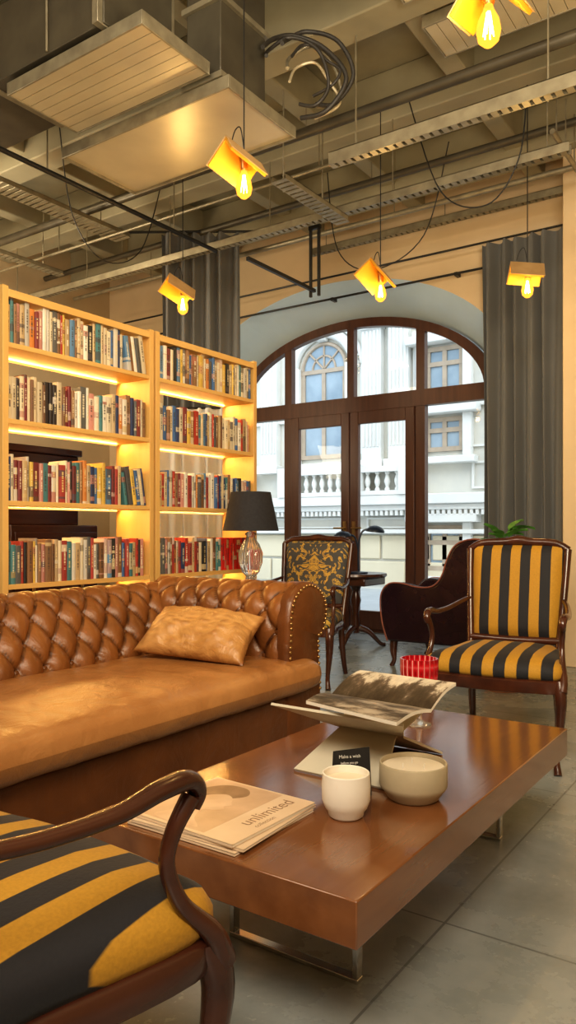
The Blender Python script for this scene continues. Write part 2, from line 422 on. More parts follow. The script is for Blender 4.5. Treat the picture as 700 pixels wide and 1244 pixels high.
for i in range(len(OA)-1):
    a,b,c,d=OA[i],OA[i+1],IA[i],IA[i+1]
    g.add([(a[0],6.5,a[1]),(b[0],6.5,b[1]),(d[0],7.02,d[1]),(c[0],7.02,c[1])],[(0,1,2,3)],1)
g.obj('wall_north',[M_wall,M_reveal],kind=S)
G().box(-1.56,-1.0,6.0,6.5,0,H).obj('wall_pier',M_wall,kind=S,bevel=.01)
G().box(-2.11,-1.56,6.44,6.5,0,.1).obj('baseboard_north',M_wall2,kind=S)
nb=1
for y in (1.7,2.75,3.85,4.95,6.0):
    G().box(WX0,WX1,y-.11,y+.11,3.98,H).obj('trim_%d'%nb,M_beam,kind=S,bevel=.01); nb+=1
for x in (-6.3,-5.2,-4.1,-3.0,-1.9,-.8,.3):
    G().box(x-.07,x+.07,1.0,6.5,4.06,H-.001).obj('trim_%d'%nb,M_beam,kind=S,bevel=.01); nb+=1

# window
win=G(); Y0,Y1=6.93,7.01
FA=arch(1.56,2.4,.88); FB=arch(1.46,2.4,.79)
for i in range(len(FA)-1):
    a,b,c,d=FA[i],FA[i+1],FB[i],FB[i+1]
    win.add([(a[0],Y0,a[1]),(b[0],Y0,b[1]),(d[0],Y0,d[1]),(c[0],Y0,c[1]),(a[0],Y1,a[1]),(b[0],Y1,b[1]),(d[0],Y1,d[1]),(c[0],Y1,c[1])],
            [(0,1,2,3),(4,7,6,5),(2,3,7,6),(0,4,5,1)])
win.box(CX-1.5,CX+1.5,Y0-.01,Y1,2.30,2.46)
def az(x): return 2.4+.82*math.sqrt(max(0,1-((x-CX)/1.5)**2))
for x,w in ((-4.78,.045),(CX,.04),(-3.18,.045)):
    win.box(x-w,x+w,Y0+.002,Y1,2.46,az(x)+.0)
for x in (-4.78,-3.18):
    win.box(x-.05,x+.05,Y0,Y1,0,2.3)
for a,b in ((-5.46,-4.83),(-3.13,-2.5)):
    win.box(a,b,Y0,Y1,0,.16)
win.box(-4.73,-3.23,Y0,Y1,0,.03)
W=win.obj('window_1',M_frame,kind=S)
gp=G(); A=arch(1.5,2.4,.84)
gp.add([(p[0],6.98,p[1]) for p in A],[tuple(range(len(A)))])
pane=gp.obj('glass_pane',M_glassw,W,kind=S)
for i,(a,b) in enumerate(((-4.725,-3.985),(-3.975,-3.235))):
    d=G(); y0,y1=6.91,6.965
    d.box(a,a+.10,y0,y1,.03,2.3); d.box(b-.10,b,y0,y1,.03,2.3); d.box(a+.1,b-.1,y0,y1,.03,.22); d.box(a+.1,b-.1,y0,y1,2.17,2.3)
    D=d.obj('door_%d'%(i+1),M_frame,kind=S,bevel=.006)
    hx=b-.05 if i==0 else a+.05
    G().box(hx-.018,hx+.018,y0-.012,y0,.95,1.15).sweep([(hx,y0-.01,1.08),(hx,y0-.05,1.08),(hx+(-.11 if i==0 else .11),y0-.05,1.08)],.009,8,3).obj('handle',M_brass,D,kind=S)

# ------------------------------------------------------------------ facade opposite
B=thing('building','pale stucco townhouse with tall windows and stone balustrades','building')
FY=12.5
G().box(-16,3,FY,FY+.4,-.2,9).obj('facade_wall',M_fac,B)
def fwindow(x,w,z0,z1,archd=False,sh=True):
    f=G(); fr=.09
    f.box(x-w-.16,x-w,FY-.14,FY,z0-.1,z1+.05,0); f.box(x+w,x+w+.16,FY-.14,FY,z0-.1,z1+.05,0)
    f.box(x-w-.25,x+w+.25,FY-.24,FY,z0-.22,z0-.1,0)
    if archd:
        P=[(x+(w+.16)*math.cos(pi*i/16),0,z1+(w+.16)*math.sin(pi*i/16)) for i in range(17)]
        f.sweep([(p[0],FY-.06,p[2]) for p in P],.10,8,1)
        f.sweep([(x+(w+.32)*math.cos(pi*i/16),FY-.03,z1+(w+.32)*math.sin(pi*i/16)) for i in range(17)],.05,6,1)
        f.box(x-.09,x+.09,FY-.24,FY,z1+w,z1+w+.40,0)
        f.box(x-w-.28,x-w-.12,FY-.2,FY,z1-.06,z1+.06,0); f.box(x+w+.12,x+w+.28,FY-.2,FY,z1-.06,z1+.06,0)
    else:
        f.box(x-w-.3,x+w+.3,FY-.28,FY,z1+.05,z1+.2,0)
        f.box(x-w-.2,x+w+.2,FY-.2,FY,z1+.2,z1+.3,0)
    f.obj('window_surround',M_fac2,B,bevel=.015)
    q=G(); q.box(x-w,x-w+fr,FY-.05,FY-.01,z0,z1); q.box(x+w-fr,x+w,FY-.05,FY-.01,z0,z1)
    q.box(x-.04,x+.04,FY-.05,FY-.01,z0,z1)
    for zz in (z0+.04,z0+(z1-z0)*.62,z1-.04): q.box(x-w,x+w,FY-.055,FY-.01,zz-.04,zz+.04)
    if archd:
        q.sweep([(x+(w-.03)*math.cos(pi*i/16),FY-.03,z1+(w-.03)*math.sin(pi*i/16)) for i in range(17)],.04,6,1)
        for a in (.25,.5,.75): q.sweep([(x,FY-.03,z1),(x+w*math.cos(pi*a),FY-.03,z1+w*math.sin(pi*a))],.022,6,1)
        q.sweep([(x+w*.5*math.cos(pi*i/12),FY-.03,z1+w*.5*math.sin(pi*i/12)) for i in range(13)],.022,6,1)
    wf=q.obj('window_frame',M_fwin,B)
    p=G(); p.box(x-w,x+w,FY-.02,FY-.004,z0,z1)
    if archd: p.add([(x+w*math.cos(pi*i/16),FY-.02,z1+w*math.sin(pi*i/16)) for i in range(17)],[tuple(range(17))])
    p.obj('window_pane',M_fglass,wf)
fwindow(-7.75,.52,2.45,4.2,True); fwindow(-10.2,.52,2.45,4.2,True); fwindow(-5.25,.36,3.5,4.3); fwindow(-5.25,.36,2.45,3.05); fwindow(-2.9,.5,2.45,4.2,True)
fwindow(-5.25,.36,.35,1.15)
for x in (-9.0,-6.65,-6.1,-4.15):
    p=G(); p.box(x-.2,x+.2,FY-.16,FY,2.3,5.2)
    for k in range(-2,3): p.box(x+k*.075-.02,x+k*.075+.02,FY-.185,FY-.15,2.6,4.75)
    p.box(x-.26,x+.26,FY-.24,FY,2.2,2.36); p.box(x-.27,x+.27,FY-.26,FY,5.0,5.25); p.box(x-.23,x+.23,FY-.22,FY,4.78,4.86)
    p.lathe([(.05,0),(.07,.05),(.05,.1)],10,(x-.17,FY-.2,4.88)).lathe([(.05,0),(.07,.05),(.05,.1)],10,(x+.17,FY-.2,4.88))
    p.obj('pilaster',M_fac2,B,bevel=.01)
for z0,z1,dd in ((1.52,1.70,.38),(1.42,1.519,.3),(5.25,5.5,.34),(1.0,1.08,.2),(3.2,3.26,.08)):
    G().box(-16,3,FY-dd,FY,z0,z1).obj('cornice',M_fac2,B,bevel=.015)
dn=G()
for k in range(90):
    x=-11+k*.1; dn.box(x,x+.055,FY-.28,FY-.001,1.33,1.418)
dn.obj('dentil_course',M_fac2,B)
for (a,b,z0,z1) in ((-8.6,-8.35,2.5,4.4),(-7.1,-6.9,2.5,4.4),(-4.8,-4.45,2.5,4.5),(-5.85,-5.7,2.5,4.5),(-8.4,-7.1,1.10,1.30),(-6.8,-5.8,1.10,1.30),(-4.75,-3.6,1.78,2.25),(-9.7,-8.6,1.10,1.30)):
    p=G(); t=.035
    for q in ((a,b,z0,z0+t),(a,b,z1-t,z1),(a,a+t,z0+t,z1-t),(b-t,b,z0+t,z1-t)): p.box(q[0],q[1],FY-.05,FY-.001,q[2],q[3])
    p.obj('moulded_panel',M_fac2,B)
base=None
for (a,b) in ((-8.45,-7.0),(-10.9,-9.5),(-6.75,-5.95)):
    G().box(a+.02,b-.02,FY-.39,FY-.17,2.12,2.22).box(a+.02,b-.02,FY-.39,FY-.17,1.701,1.78).obj('balustrade_rail',M_fac2,B)
    for xx in (a-.06,b+.06): G().box(xx-.08,xx+.08,FY-.42,FY-.2,1.701,2.27).obj('balustrade_post',M_fac2,B)
    n=int((b-a)/.17)
    for k in range(n):
        x=a+.1+(b-a-.2)*k/(n-1)
        if base is None:
            base=G().lathe([(.045,0),(.05,.03),(.028,.07),(.055,.16),(.05,.2),(.024,.29),(.045,.32),(.045,.34)],12).obj('baluster',M_fac2,B); base.location=(x,FY-.28,1.78)
        else:
            c=base.copy(); COL.objects.link(c); c.location=(x,FY-.28,1.78)
r=G()
for k in range(-16,3):
    for z in (.05,.53): r.box(k+.02+(.5 if z>.4 else 0),k+.98+(.5 if z>.4 else 0),FY-.05,FY,z,z+.44)
r.obj('rusticated_stonework',M_facy,B,bevel=.02)
G().box(-16,3,7.1,12.4,-.12,-.02).obj('pavement',M_pave,label='grey paved street outside the glazed doors',category='street')

# ------------------------------------------------------------------ bookcases + books
def bookcase(y0,y1):
    e=thing('bookcase','tall open-backed pine bookcase with warm lit shelves of books','bookcase',(-3.35,y0,0))
    w=y1-y0
    for y in (0,w-.035):
        G().box(-.30,0,y,y+.035,0,2.30).obj('side_panel',M_pineZ,e,bevel=.002)
    G().box(-.30,.0,.035,w-.035,2.245,2.285).obj('top_panel',M_pine,e,bevel=.002)
    zs=(.06,.39,.775,1.205,1.625,2.015)
    for z in zs:
        G().box(-.30,-.004,.036,w-.036,z-.026,z).obj('shelf',M_pine,e,bevel=.002)
    for z in (.775,1.205,1.625,2.015,2.273):
        G().box(-.285,-.274,.05,w-.05,z-.033,z-.0265).obj('led_strip',M_led,e)
        l=bpy.data.lights.new('strip_light','AREA'); l.shape='RECTANGLE'; l.size=w-.12; l.size_y=.006; l.energy=3.9; l.color=(1,.57,.16)
        lo=bpy.data.objects.new('strip_light',l); COL.objects.link(lo); lo.parent=e; lo.location=(-.266,w/2,z-.032)
        d=Vector((.75,0,-.66)).normalized(); zz=-d; xx=Vector((0,1,0)); yy=zz.cross(xx)
        lo.rotation_euler=Matrix((xx,yy,zz)).transposed().to_euler()
    return e
BY0=2.315
bookcase(BY0,3.385); bookcase(3.405,4.45)
bk=G()
sp=[(0,-.38),(-.015,-.5),(-1,-.5),(-1,-.42),(-.06,-.42),(-.06,.42),(-1,.42),(-1,.5),(-.015,.5),(0,.38)]
bk.prism(sp,0,1,0); bk.box(-.97,-.07,-.41,.41,.02,.98,1)
bmaster=bk.obj('book',[M_book,M_page],ang=30)
bme=bmaster.data; bpy.data.objects.remove(bmaster)
pal=[('red',(.45,.05,.03)),('red',(.38,.06,.05)),('white',(.74,.69,.60)),('cream',(.68,.58,.41)),('navy blue',(.04,.06,.15)),('blue',(.07,.16,.36)),('blue',(.12,.24,.40)),('teal',(.08,.22,.24)),('black',(.03,.03,.03)),('orange',(.60,.23,.06)),('yellow',(.68,.46,.10)),('brown',(.22,.11,.05)),('brown',(.3,.17,.09)),('maroon',(.2,.04,.04)),('pale grey',(.5,.47,.42)),('dark grey',(.12,.12,.12)),('white',(.74,.70,.62)),('tan',(.5,.36,.2)),('pink',(.55,.26,.22)),('tan',(.55,.42,.26)),('cream',(.70,.62,.47))]
rows=[(2.015,'top shelf'),(1.625,'second shelf'),(1.205,'third shelf'),(.775,'fourth shelf')]
nbk=0
for ui,(y0,y1,un) in enumerate(((BY0,3.385,'bookcase nearer the sofa end'),(3.405,4.45,'bookcase beside the table lamp'))):
    for ri,(z,rn) in enumerate(rows):
        y=y0+.04; end=y1-.04-random.uniform(.0,.012)
        lean=(ui==0 and ri in (0,2))
        while nbk<299:
            t=random.choice([.016,.020,.023,.026,.028,.032,.036])*random.uniform(.9,1.1)
            rest=end-y
            if rest<.019: break
            if rest<t+.001: t=rest-.001
            h=random.choice([.205,.215,.225,.235])+random.uniform(-.008,.008)
            nm,c=random.choice(pal)
            if ui==1 and ri==3 and rest<.36: nm,c='red',(.62,.02,.015); h=.225
            if ri==1 and ui==0 and y<2.75 : nm,c=random.choice([('brown',(.2,.1,.05)),('black',(.04,.03,.03)),('maroon',(.22,.03,.04)),('cream',(.68,.56,.38))])
            tilt=0
            dep=random.uniform(.13,.17)
            o=bpy.data.objects.new('book',bme); COL.objects.link(o)
            o.scale=(dep,t,h)
            if lean and rest<.20:
                tilt=math.radians(9)
                ly=y+t/2*math.cos(tilt)+h*math.sin(tilt)+.002
                if ly+t/2>y1-.04: bpy.data.objects.remove(o); break
                o.rotation_euler=(tilt,0,0)
                o.location=(-3.366-random.uniform(0,.012),ly,z+.001+t/2*math.sin(tilt))
                y+=t/math.cos(tilt)+.0015
            else:
                o.location=(-3.366-random.uniform(0,.012),y+t/2,z+.0006)
                y+=t+.0012
            k=random.uniform(.8,1.15); o.color=(min(c[0]*k,1),min(c[1]*k,1),min(c[2]*k,1),1)
            o['label']='%s book with printed spine %s on lit pine shelf'%(nm,'leaning' if tilt else 'standing upright'); o['category']='book'
            o['group']='books on the %s of the %s'%(rn,un); nbk+=1

# ------------------------------------------------------------------ sofa
sofa=thing('sofa','cognac leather chesterfield sofa with deep button tufting and rolled arms','sofa',(-2.4,1.98,0))
SO=Vector((-2.4,1.98,0))
def prof_mesh(prof,ulen0,ulen1,place,nu,tuft_to,su=.140,sv=.105,amp=.034,phase=0):
    Q=cr(prof,9); P=[Vector((p[0],p[1])) for p in Q]
    L=[0]
    for i in range(1,len(P)): L.append(L[-1]+(P[i]-P[i-1]).length)
    nrm=[]
    for i in range(len(P)):
        t=(P[min(i+1,len(P)-1)]-P[max(i-1,0)]).normalized(); nrm.append(Vector((-t.y,t.x)))
    v=[];f=[]
    n=len(P)
    for j in range(n):
        for i in range(nu+1):
            u=ulen0+(ulen1-ulen0)*i/nu
            s=L[j]; k=1.0
            if s>tuft_to: k=max(0,1-(s-tuft_to)/.10)
            a=(u/su+s/(2*sv))+phase; b=(u/su-s/(2*sv))+phase
            q=abs(math.sin(pi*a))*abs(math.sin(pi*b))
            db=math.hypot((a-round(a)),(b-round(b)))
            dim=math.exp(-(db/.13)**2)*.35
            w=noise.noise(Vector((u*9,s*9,phase)))*.2
            d=amp*((q**.5)*(1+w)-dim)*k + amp*.8*(1-k)
            p=P[j]+nrm[j]*d
            v.append(place(p.x,p.y,u))
    for j in range(n-1):
        for i in range(nu): f.append((j*(nu+1)+i,j*(nu+1)+i+1,(j+1)*(nu+1)+i+1,(j+1)*(nu+1)+i))
    btn=[]
    for ia in range(-60,120):
        for ib in range(-60,120):
            u=(ia+ib-2*phase)/2*su; s=(ia-ib)*sv
            if u<ulen0+.03 or u>ulen1-.03 or s<.03 or s>tuft_to+.001: continue
            for j in range(n-1):
                if L[j]<=s<L[j+1]:
                    p=P[j]-nrm[j]*amp*.2; btn.append((Vector(place(p.x,p.y,u)),Vector(place(nrm[j].x,nrm[j].y,0))-Vector(place(0,0,0)))); break
    return v,f,P,nrm,btn
bprof=[(-2.62,.38),(-2.65,.50),(-2.70,.60),(-2.745,.68),(-2.79,.735),(-2.86,.757),(-2.925,.735),(-2.955,.68),(-2.94,.61),(-2.90,.56),(-2.90,.3),(-2.90,.08)]
def P_back(a,b,u): return (a-SO.x,u-SO.y,b)
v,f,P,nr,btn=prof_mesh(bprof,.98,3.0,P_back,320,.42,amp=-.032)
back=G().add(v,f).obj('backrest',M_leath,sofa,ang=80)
bmst=G().lathe([(.0001,.006),(.007,.005),(.011,.003),(.012,-.002),(.010,-.008)],14).obj('button',M_base,back)
def put_buttons(lst,parent,master):
    for i,(p,n) in enumerate(lst):
        if i==0: o=master
        else: o=master.copy(); COL.objects.link(o)
        o.parent=parent; o.location=p; o.rotation_euler=n.to_track_quat('Z','Y').to_euler()
put_buttons([(p-n.normalized()*.004,-n) for p,n in btn],back,bmst)
nailm=None
def arm(side):
    global nailm
    def P_arm(a,b,u):
        y=a if side>0 else 3.97-a
        return (u-SO.x,y-SO.y,b)
    prof=[(2.80,.38),(2.805,.50),(2.812,.585),(2.815,.66),(2.85,.74),(2.945,.785),(3.045,.755),(3.095,.68),(3.07,.595),(3.015,.545),(3.03,.3),(3.03,.08)]
    v,f,P,nr,bt=prof_mesh(prof,-2.86,-1.95,P_arm,150,.42,amp=.032,phase=.3)
    o=G().add(v,f).obj('armrest',M_leath,sofa,ang=80)
    outl=[(p.x,p.y) for p in [P[i]+nr[i]*.026 for i in range(len(P))]]+[(2.79,.08)]
    pan=G(); n=len(outl)
    vv=[];ff=[]
    X0=-1.915
    for sc,x in ((1.0,X0-.065),(1.02,X0-.030),(1.0,X0-.008),(.9,X0)):
        for (y,z) in outl:
            ky=2.95+(y-2.95)*sc; kz=(z if z<.60 else .665+(z-.665)*sc)
            vv.append(P_arm(ky,kz,x))
    for r_ in range(3):
        for i in range(n):
            k=(i+1)%n; ff.append((r_*n+i,r_*n+k,(r_+1)*n+k,(r_+1)*n+i))
    ff.append(tuple(3*n+i for i in range(n)))
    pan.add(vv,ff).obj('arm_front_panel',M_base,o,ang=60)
    last=None
    for (y,z) in outl[:-1]:
        if z<.30: continue
        ky=2.95+(y-2.95)*.9; kz=(z if z<.60 else .665+(z-.665)*.9)
        p=Vector(P_arm(ky,kz,X0))
        if last is None or (p-last).length>.020:
            if nailm is None:
                nailm=G().lathe([(.008,0),(.007,.0035),(.004,.0055),(.0001,.006)],10).obj('nailhead',M_brass,o); q=nailm
            else:
                q=nailm.copy(); COL.objects.link(q); q.parent=o
            q.location=p; q.rotation_euler=(0,pi/2,0); last=p
    m=bmst.copy(); COL.objects.link(m)
    put_buttons([(p+n_.normalized()*.004,n_) for p,n_ in bt],o,m)
    return o
arm(1); arm(-1)
def cushtop(u,v,sg):
    cu,cv=2*u-1,2*v-1
    x=-2.68+u*.83; y=.945+v*2.075
    x-=max(cu,0)**3*.05*abs(cv)**30
    eu=1-abs(cu)**10; ev=1-abs(cv)**24
    h=max(eu*ev,0)**.42
    if sg>0:
        fr=max(0,(u-.4)/.6)
        wr=.010*noise.noise(Vector((x*2.0,y*2.4,0)))+.007*fr*noise.noise(Vector((x*3,y*12,1)))+.002*noise.noise(Vector((x*9,y*9,3)))
        wr+=.016*math.sin(pi*u)
    else:
        wr=-.005*noise.noise(Vector((x*3,y*12,7)))
    return (x-SO.x,y-SO.y,.382+sg*(.078*h)+wr*h)
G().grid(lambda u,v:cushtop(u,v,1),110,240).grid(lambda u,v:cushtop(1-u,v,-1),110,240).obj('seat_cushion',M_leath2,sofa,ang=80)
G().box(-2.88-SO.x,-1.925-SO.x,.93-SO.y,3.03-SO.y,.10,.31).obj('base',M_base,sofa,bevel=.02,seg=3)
for x in (-2.82,-1.98):
    for y in (.99,2.98):
        G().lathe([(.02,0),(.035,.03),(.038,.06),(.028,.10)],16,(x-SO.x,y-SO.y,0)).obj('foot',M_maho,sofa)
pl=thing('throw_pillow','pale tan leather throw pillow resting on the sofa seat','pillow',(-2.28,2.60,.580))
pl.rotation_euler=(math.radians(36),math.radians(3),math.radians(12))
G().pad((-.28,-.155,0),(.28,-.155,0),(.27,.155,0),(-.27,.155,0),.078,.05,60,pw=2.4,pinch=.14,wrk=.8).obj('pillow_cover',M_leath3,pl,merge=.0005,ang=80)

# ------------------------------------------------------------------ armchairs
def armchair(label,fabric,loc,rz,sx_=1.0):
    e=thing('armchair',label,'chair',loc,rz); e.scale=(sx_,1,1)
    out=crc([(-.235,.25),(0,.262),(.235,.25),(.285,.02),(.335,-.265),(.2,-.315),(0,-.33),(-.2,-.315),(-.335,-.265),(-.285,.02)],6)
    G().rings(out,[(.93,.345),(.985,.35),(1,.365),(1,.400),(.97,.408)]).obj('seat_frame',M_maho,e,ang=50)
    G().rings(out,[(.9,.405),(.965,.408),(.99,.422),(.988,.445),(.955,.468),(.86,.488),(.62,.502),(.3,.508),(.02,.510)]).obj('seat_cushion',fabric,e,ang=60)
    b=G()
    for sx in (-1,1):
        b.sweep([(sx*.235,.25,.38),(sx*.240,.275,.5),(sx*.258,.33,.75),(sx*.268,.375,.955)],[.024,.021,.019,.022],10,5)
    b.sweep([(-.272,.378,.95),(-.2,.382,.985),(-.07,.386,.992),(0,.388,1.0),(.07,.386,.992),(.2,.382,.985),(.272,.378,.95)],[.021,.022,.023,.027,.023,.022,.021],10,4)
    b.sweep([(-.24,.272,.50),(0,.268,.495),(.24,.272,.50)],[.02,.021,.02],10,3)
    bk=b.obj('backrest',M_maho,e,ang=60)
    G().pad((-.222,.275,.505),(.222,.275,.505),(.252,.372,.975),(-.252,.372,.975),.045,.02,18,pw=5).obj('back_upholstery',fabric,bk,merge=.0005,ang=60)
    for sx in (-1,1):
        a=G()
        a.sweep([(sx*.255,.315,.70),(sx*.285,.22,.683),(sx*.312,.08,.662),(sx*.328,-.06,.658),(sx*.332,-.15,.670),(sx*.33,-.212,.668),(sx*.328,-.236,.644),(sx*.327,-.228,.620)],[.013,.014,.015,.016,.019,.020,.017,.012],14,7,flat=.8)
        a.sweep([(sx*.328,-.222,.640),(sx*.322,-.190,.595),(sx*.318,-.180,.545),(sx*.324,-.205,.480),(sx*.338,-.262,.415),(sx*.335,-.290,.36)],[.016,.0135,.013,.014,.018,.023],12,6)
        a.obj('arm',M_maho,e,ang=60)
        G().sweep([(sx*.318,-.268,.40),(sx*.328,-.287,.32),(sx*.320,-.275,.2),(sx*.305,-.26,.08),(sx*.313,-.275,.012),(sx*.315,-.28,0)],[.029,.028,.021,.015,.018,.019],12,5).obj('leg',M_maho,e,ang=60)
        G().sweep([(sx*.228,.245,.40),(sx*.23,.258,.25),(sx*.234,.29,.1),(sx*.238,.325,0)],[.024,.023,.019,.017],12,5).obj('leg',M_maho,e,ang=60)
    return e
armchair('carved dark wood armchair with black and mustard striped back and seat',M_stripe,(-1.20,3.55,0),math.radians(7),.92)
armchair('dark wood armchair with striped seat pulled up to the coffee table',M_stripe,(-1.112,.650,0),math.radians(180),1.0)
armchair('dark wood armchair with gold damask upholstery standing past the sofa arm',M_damask,(-2.965,4.44,0),math.radians(12),1.0)

# dark lounge chair
pc=thing('lounge_chair','glossy aubergine leather lounge chair with scrolled arms and copper piping','chair',(-2.28,5.62,0))
prof=[(-.40,.20),(-.44,.32),(-.46,.46),(-.45,.57),(-.39,.64),(-.29,.65),(-.15,.625),(-.03,.635),(.045,.71),(.09,.84),(.15,.94),(.25,.985),(.36,.985),(.44,.94),(.45,.80),(.42,.5),(.40,.20)]
po=[(p[0],p[1]) for p in cr(prof,5)]
for sy in (-1,1):
    Mx=Matrix(((1,0,0,0),(0,0,1,0),(0,1,0,0),(0,0,0,1)))
    y0,y1=(.27,.38) if sy>0 else (-.38,-.27)
    a=G().prism(po,y0,y1,0,Mx).obj('arm_panel',M_purple,pc,bevel=.03,seg=4,ang=50)
    yy=.38 if sy>0 else -.38
    G().sweep([(p[0],yy,p[1]) for p in prof[:-1]],.006,8,4).obj('piping',M_piping,a)
G().box(-.41,.30,-.27,.27,.20,.36).obj('base',M_purple,pc,bevel=.02)
G().box(-.42,.22,-.265,.265,.36,.47).obj('seat_cushion',M_purple,pc,bevel=.04,seg=4)
G().pad((.14,-.27,.45),(.14,.27,.45),(.36,.27,.99),(.36,-.27,.99),.05,.11,14).obj('backrest',M_purple,pc,merge=.0005)
for x in (-.37,.37):
    for y in (-.32,.32):
        G().sweep([(x,y,.21),(x*1.02,y,.12),(x*1.0,y,.05),(x*1.06,y,0)],[.032,.028,.017,.02],10,4).obj('leg',M_maho,pc)

# ------------------------------------------------------------------ coffee table
ct=thing('coffee_table','low rectangular cherry wood coffee table with steel sled legs','table',(-1.035,1.915,0))
G().box(-.365,.365,-.725,.725,.290,.38).obj('tabletop',M_cher,ct,bevel=.003)
for y in (-.38,.60):
    G().box(-.20,.18,y-.013,y+.013,0,.012).box(-.20,-.185,y-.013,y+.013,.012,.29).box(.165,.18,y-.013,y+.013,.012,.29).obj('sled_leg',M_ches,ct,bevel=.002)
TZ=.3806
magdata=[(-1.125,1.362,.0,.006,'glossy magazine at the bottom of the stack'),(-1.12,1.368,.05,.006,'glossy magazine in the middle of the stack'),(-1.13,1.372,-.03,.007,'beige magazine on top of the stack with a portrait cover')]
z=TZ
M_skin=mat('print_skin',(.74,.54,.37),(.56,.37,.23),rough=.4,scale=14)
M_hair=mat('print_hair',(.22,.13,.07),(.34,.21,.12),rough=.4,scale=30)
M_cov2=mat('print_panel',(.66,.46,.30),(.50,.33,.20),rough=.35,scale=10)
for i,(x,y,rz,t,lb) in enumerate(magdata):
    e=thing('magazine',lb,'magazine',(x,y,z),rz)
    G().box(-.155,.155,-.15,.15,.0006,t-.0006,0).obj('pages',M_page,e)
    G().box(-.156,.156,-.152,.152,0,.0006).box(-.156,.156,-.152,.152,t-.0006,t).box(-.156,.156,-.152,-.151,0,t).obj('cover',M_cov,e)
    if i==2:
        Mr=Matrix.Translation((.118,-.055,t))@Matrix.Rotation(pi/2,4,'Z')
        text_mesh('title','unlimited',.048,M_ink,e,Mr,.0001)
        G().box(-.148,.065,-.14,.145,t,t+.0002).obj('cover_picture',M_cov2,e)
        o1=crc([(-.115,.02),(-.125,.07),(-.09,.12),(-.03,.125),(.0,.09),(-.02,.055),(-.055,.045),(-.08,.0)],5)
        G().prism(o1,t+.0002,t+.0004).obj('portrait_hair',M_hair,e)
        o1=crc([(-.085,.035),(-.05,.065),(-.02,.055),(-.002,.03),(.010,.015),(.0,.0),(.012,-.015),(-.005,-.03),(-.03,-.045),(-.01,-.09),(.03,-.13),(-.10,-.13),(-.075,-.06),(-.095,-.01)],4)
        G().prism(o1,t+.0004,t+.0006).obj('portrait_face',M_skin,e)
        text_mesh('caption','collection',.018,M_ink,e,Matrix.Translation((.14,-.05,t))@Matrix.Rotation(pi/2,4,'Z'),.0001)
    z+=t+.0008
tb=thing('candle_tumbler','white ceramic tumbler candle with rounded foot on the coffee table','candle',(-.893,1.535,TZ))
G().lathe([(.0001,.0),(.036,.0),(.041,.004),(.043,.014),(.050,.022),(.0565,.04),(.0575,.074),(.0555,.102),(.0535,.1035),(.0515,.102),(.052,.078),(.0001,.078)],40).obj('vessel',M_white,tb)
G().lathe([(.0001,.0785),(.051,.0785),(.051,.086),(.0001,.085)],32).obj('wax',M_wax,tb)
bw=thing('candle_bowl','wide taupe ceramic bowl candle standing on the coffee table','candle',(-.815,1.735,TZ))
G().lathe([(.0001,.0),(.058,.0),(.064,.004),(.076,.022),(.083,.03),(.085,.038),(.085,.088),(.0835,.0905),(.080,.0905),(.079,.065),(.0001,.065)],48).obj('vessel',M_taupe,bw)
G().lathe([(.0001,.0655),(.0785,.0655),(.0785,.079),(.0001,.0785)],40).obj('wax',M_wax,bw)
for a in (0,2.1,4.2):
    G().lathe([(.0015,.0),(.0015,.012)],6,(.03*math.cos(a),.03*math.sin(a),.0785)).obj('wick',M_page,bw)
cd=thing('tent_card','small black folded card with white lettering on the coffee table','card',(-.955,1.668,TZ),math.radians(46))
G().add([(-.048,-.020,0),(.048,-.020,0),(.048,0,.118),(-.048,0,.112),(-.048,.020,0),(.048,.020,0)],[(0,1,2,3),(3,2,5,4)]).obj('card_body',M_black,cd)
RX=Matrix.Rotation(math.radians(80),4,'X')
text_mesh('lettering','Make a wish',.0115,M_whiteink,cd,Matrix.Translation((-.034,-.0052,.094))@RX)
text_mesh('lettering','before you go',.008,M_whiteink,cd,Matrix.Translation((-.030,-.0078,.080))@RX)
gb=thing('footed_glass_bowl','patterned red glass bowl on a clear stem and foot','bowl',(-1.105,2.40,TZ))
G().lathe([(.0001,0),(.042,0),(.042,.004),(.02,.010),(.009,.02),(.008,.06),(.014,.10),(.0001,.104)],32).obj('stem',M_crys,gb)
G().lathe([(.0001,.105),(.035,.108),(.055,.125),(.061,.16),(.064,.190),(.064,.230),(.060,.230),(.056,.16),(.048,.13),(.0001,.115)],120,flute=.03,nf=20).obj('bowl',M_red,gb)
# book stand
bs=thing('book_stand','greige crossed-board book stand on the coffee table','stand',(-1.03,1.9,TZ))
def board(ya,za,yb,zb,A,Mi,Bx,name):
    ga=G(); t=.007
    a=Vector((0,ya,za)); b=Vector((0,yb,zb)); d=(b-a).normalized(); n=Vector((0,-d.z,d.y))*t
    v=[];pts=[(0,A),(.48,Mi),(1,Bx)]
    for s_,w in pts:
        c=a+(b-a)*s_
        for q in (c-n*.5,c+n*.5):
            v.append((w[0],q.y,q.z)); v.append((w[1],q.y,q.z))
    f=[]
    for i in range(2):
        o=i*4; f+=[(o,o+1,o+5,o+4),(o+2,o+6,o+7,o+3),(o,o+4,o+6,o+2),(o+1,o+3,o+7,o+5)]
    f+=[(0,2,3,1),(8,9,11,10)]
    return ga.add(v,f).obj(name,M_stand,bs)
board(.22,.004,-.20,.188,(-.13,.13),(-.10,.10),(-.20,.205),'board'); board(-.16,.004,.15,.198,(-.15,.13),(-.09,.09),(-.13,.16),'board')
om=thing('open_magazine','open magazine with black and white landscape photograph lying on the stand','magazine',(-.965,1.83,.578),math.radians(-3))
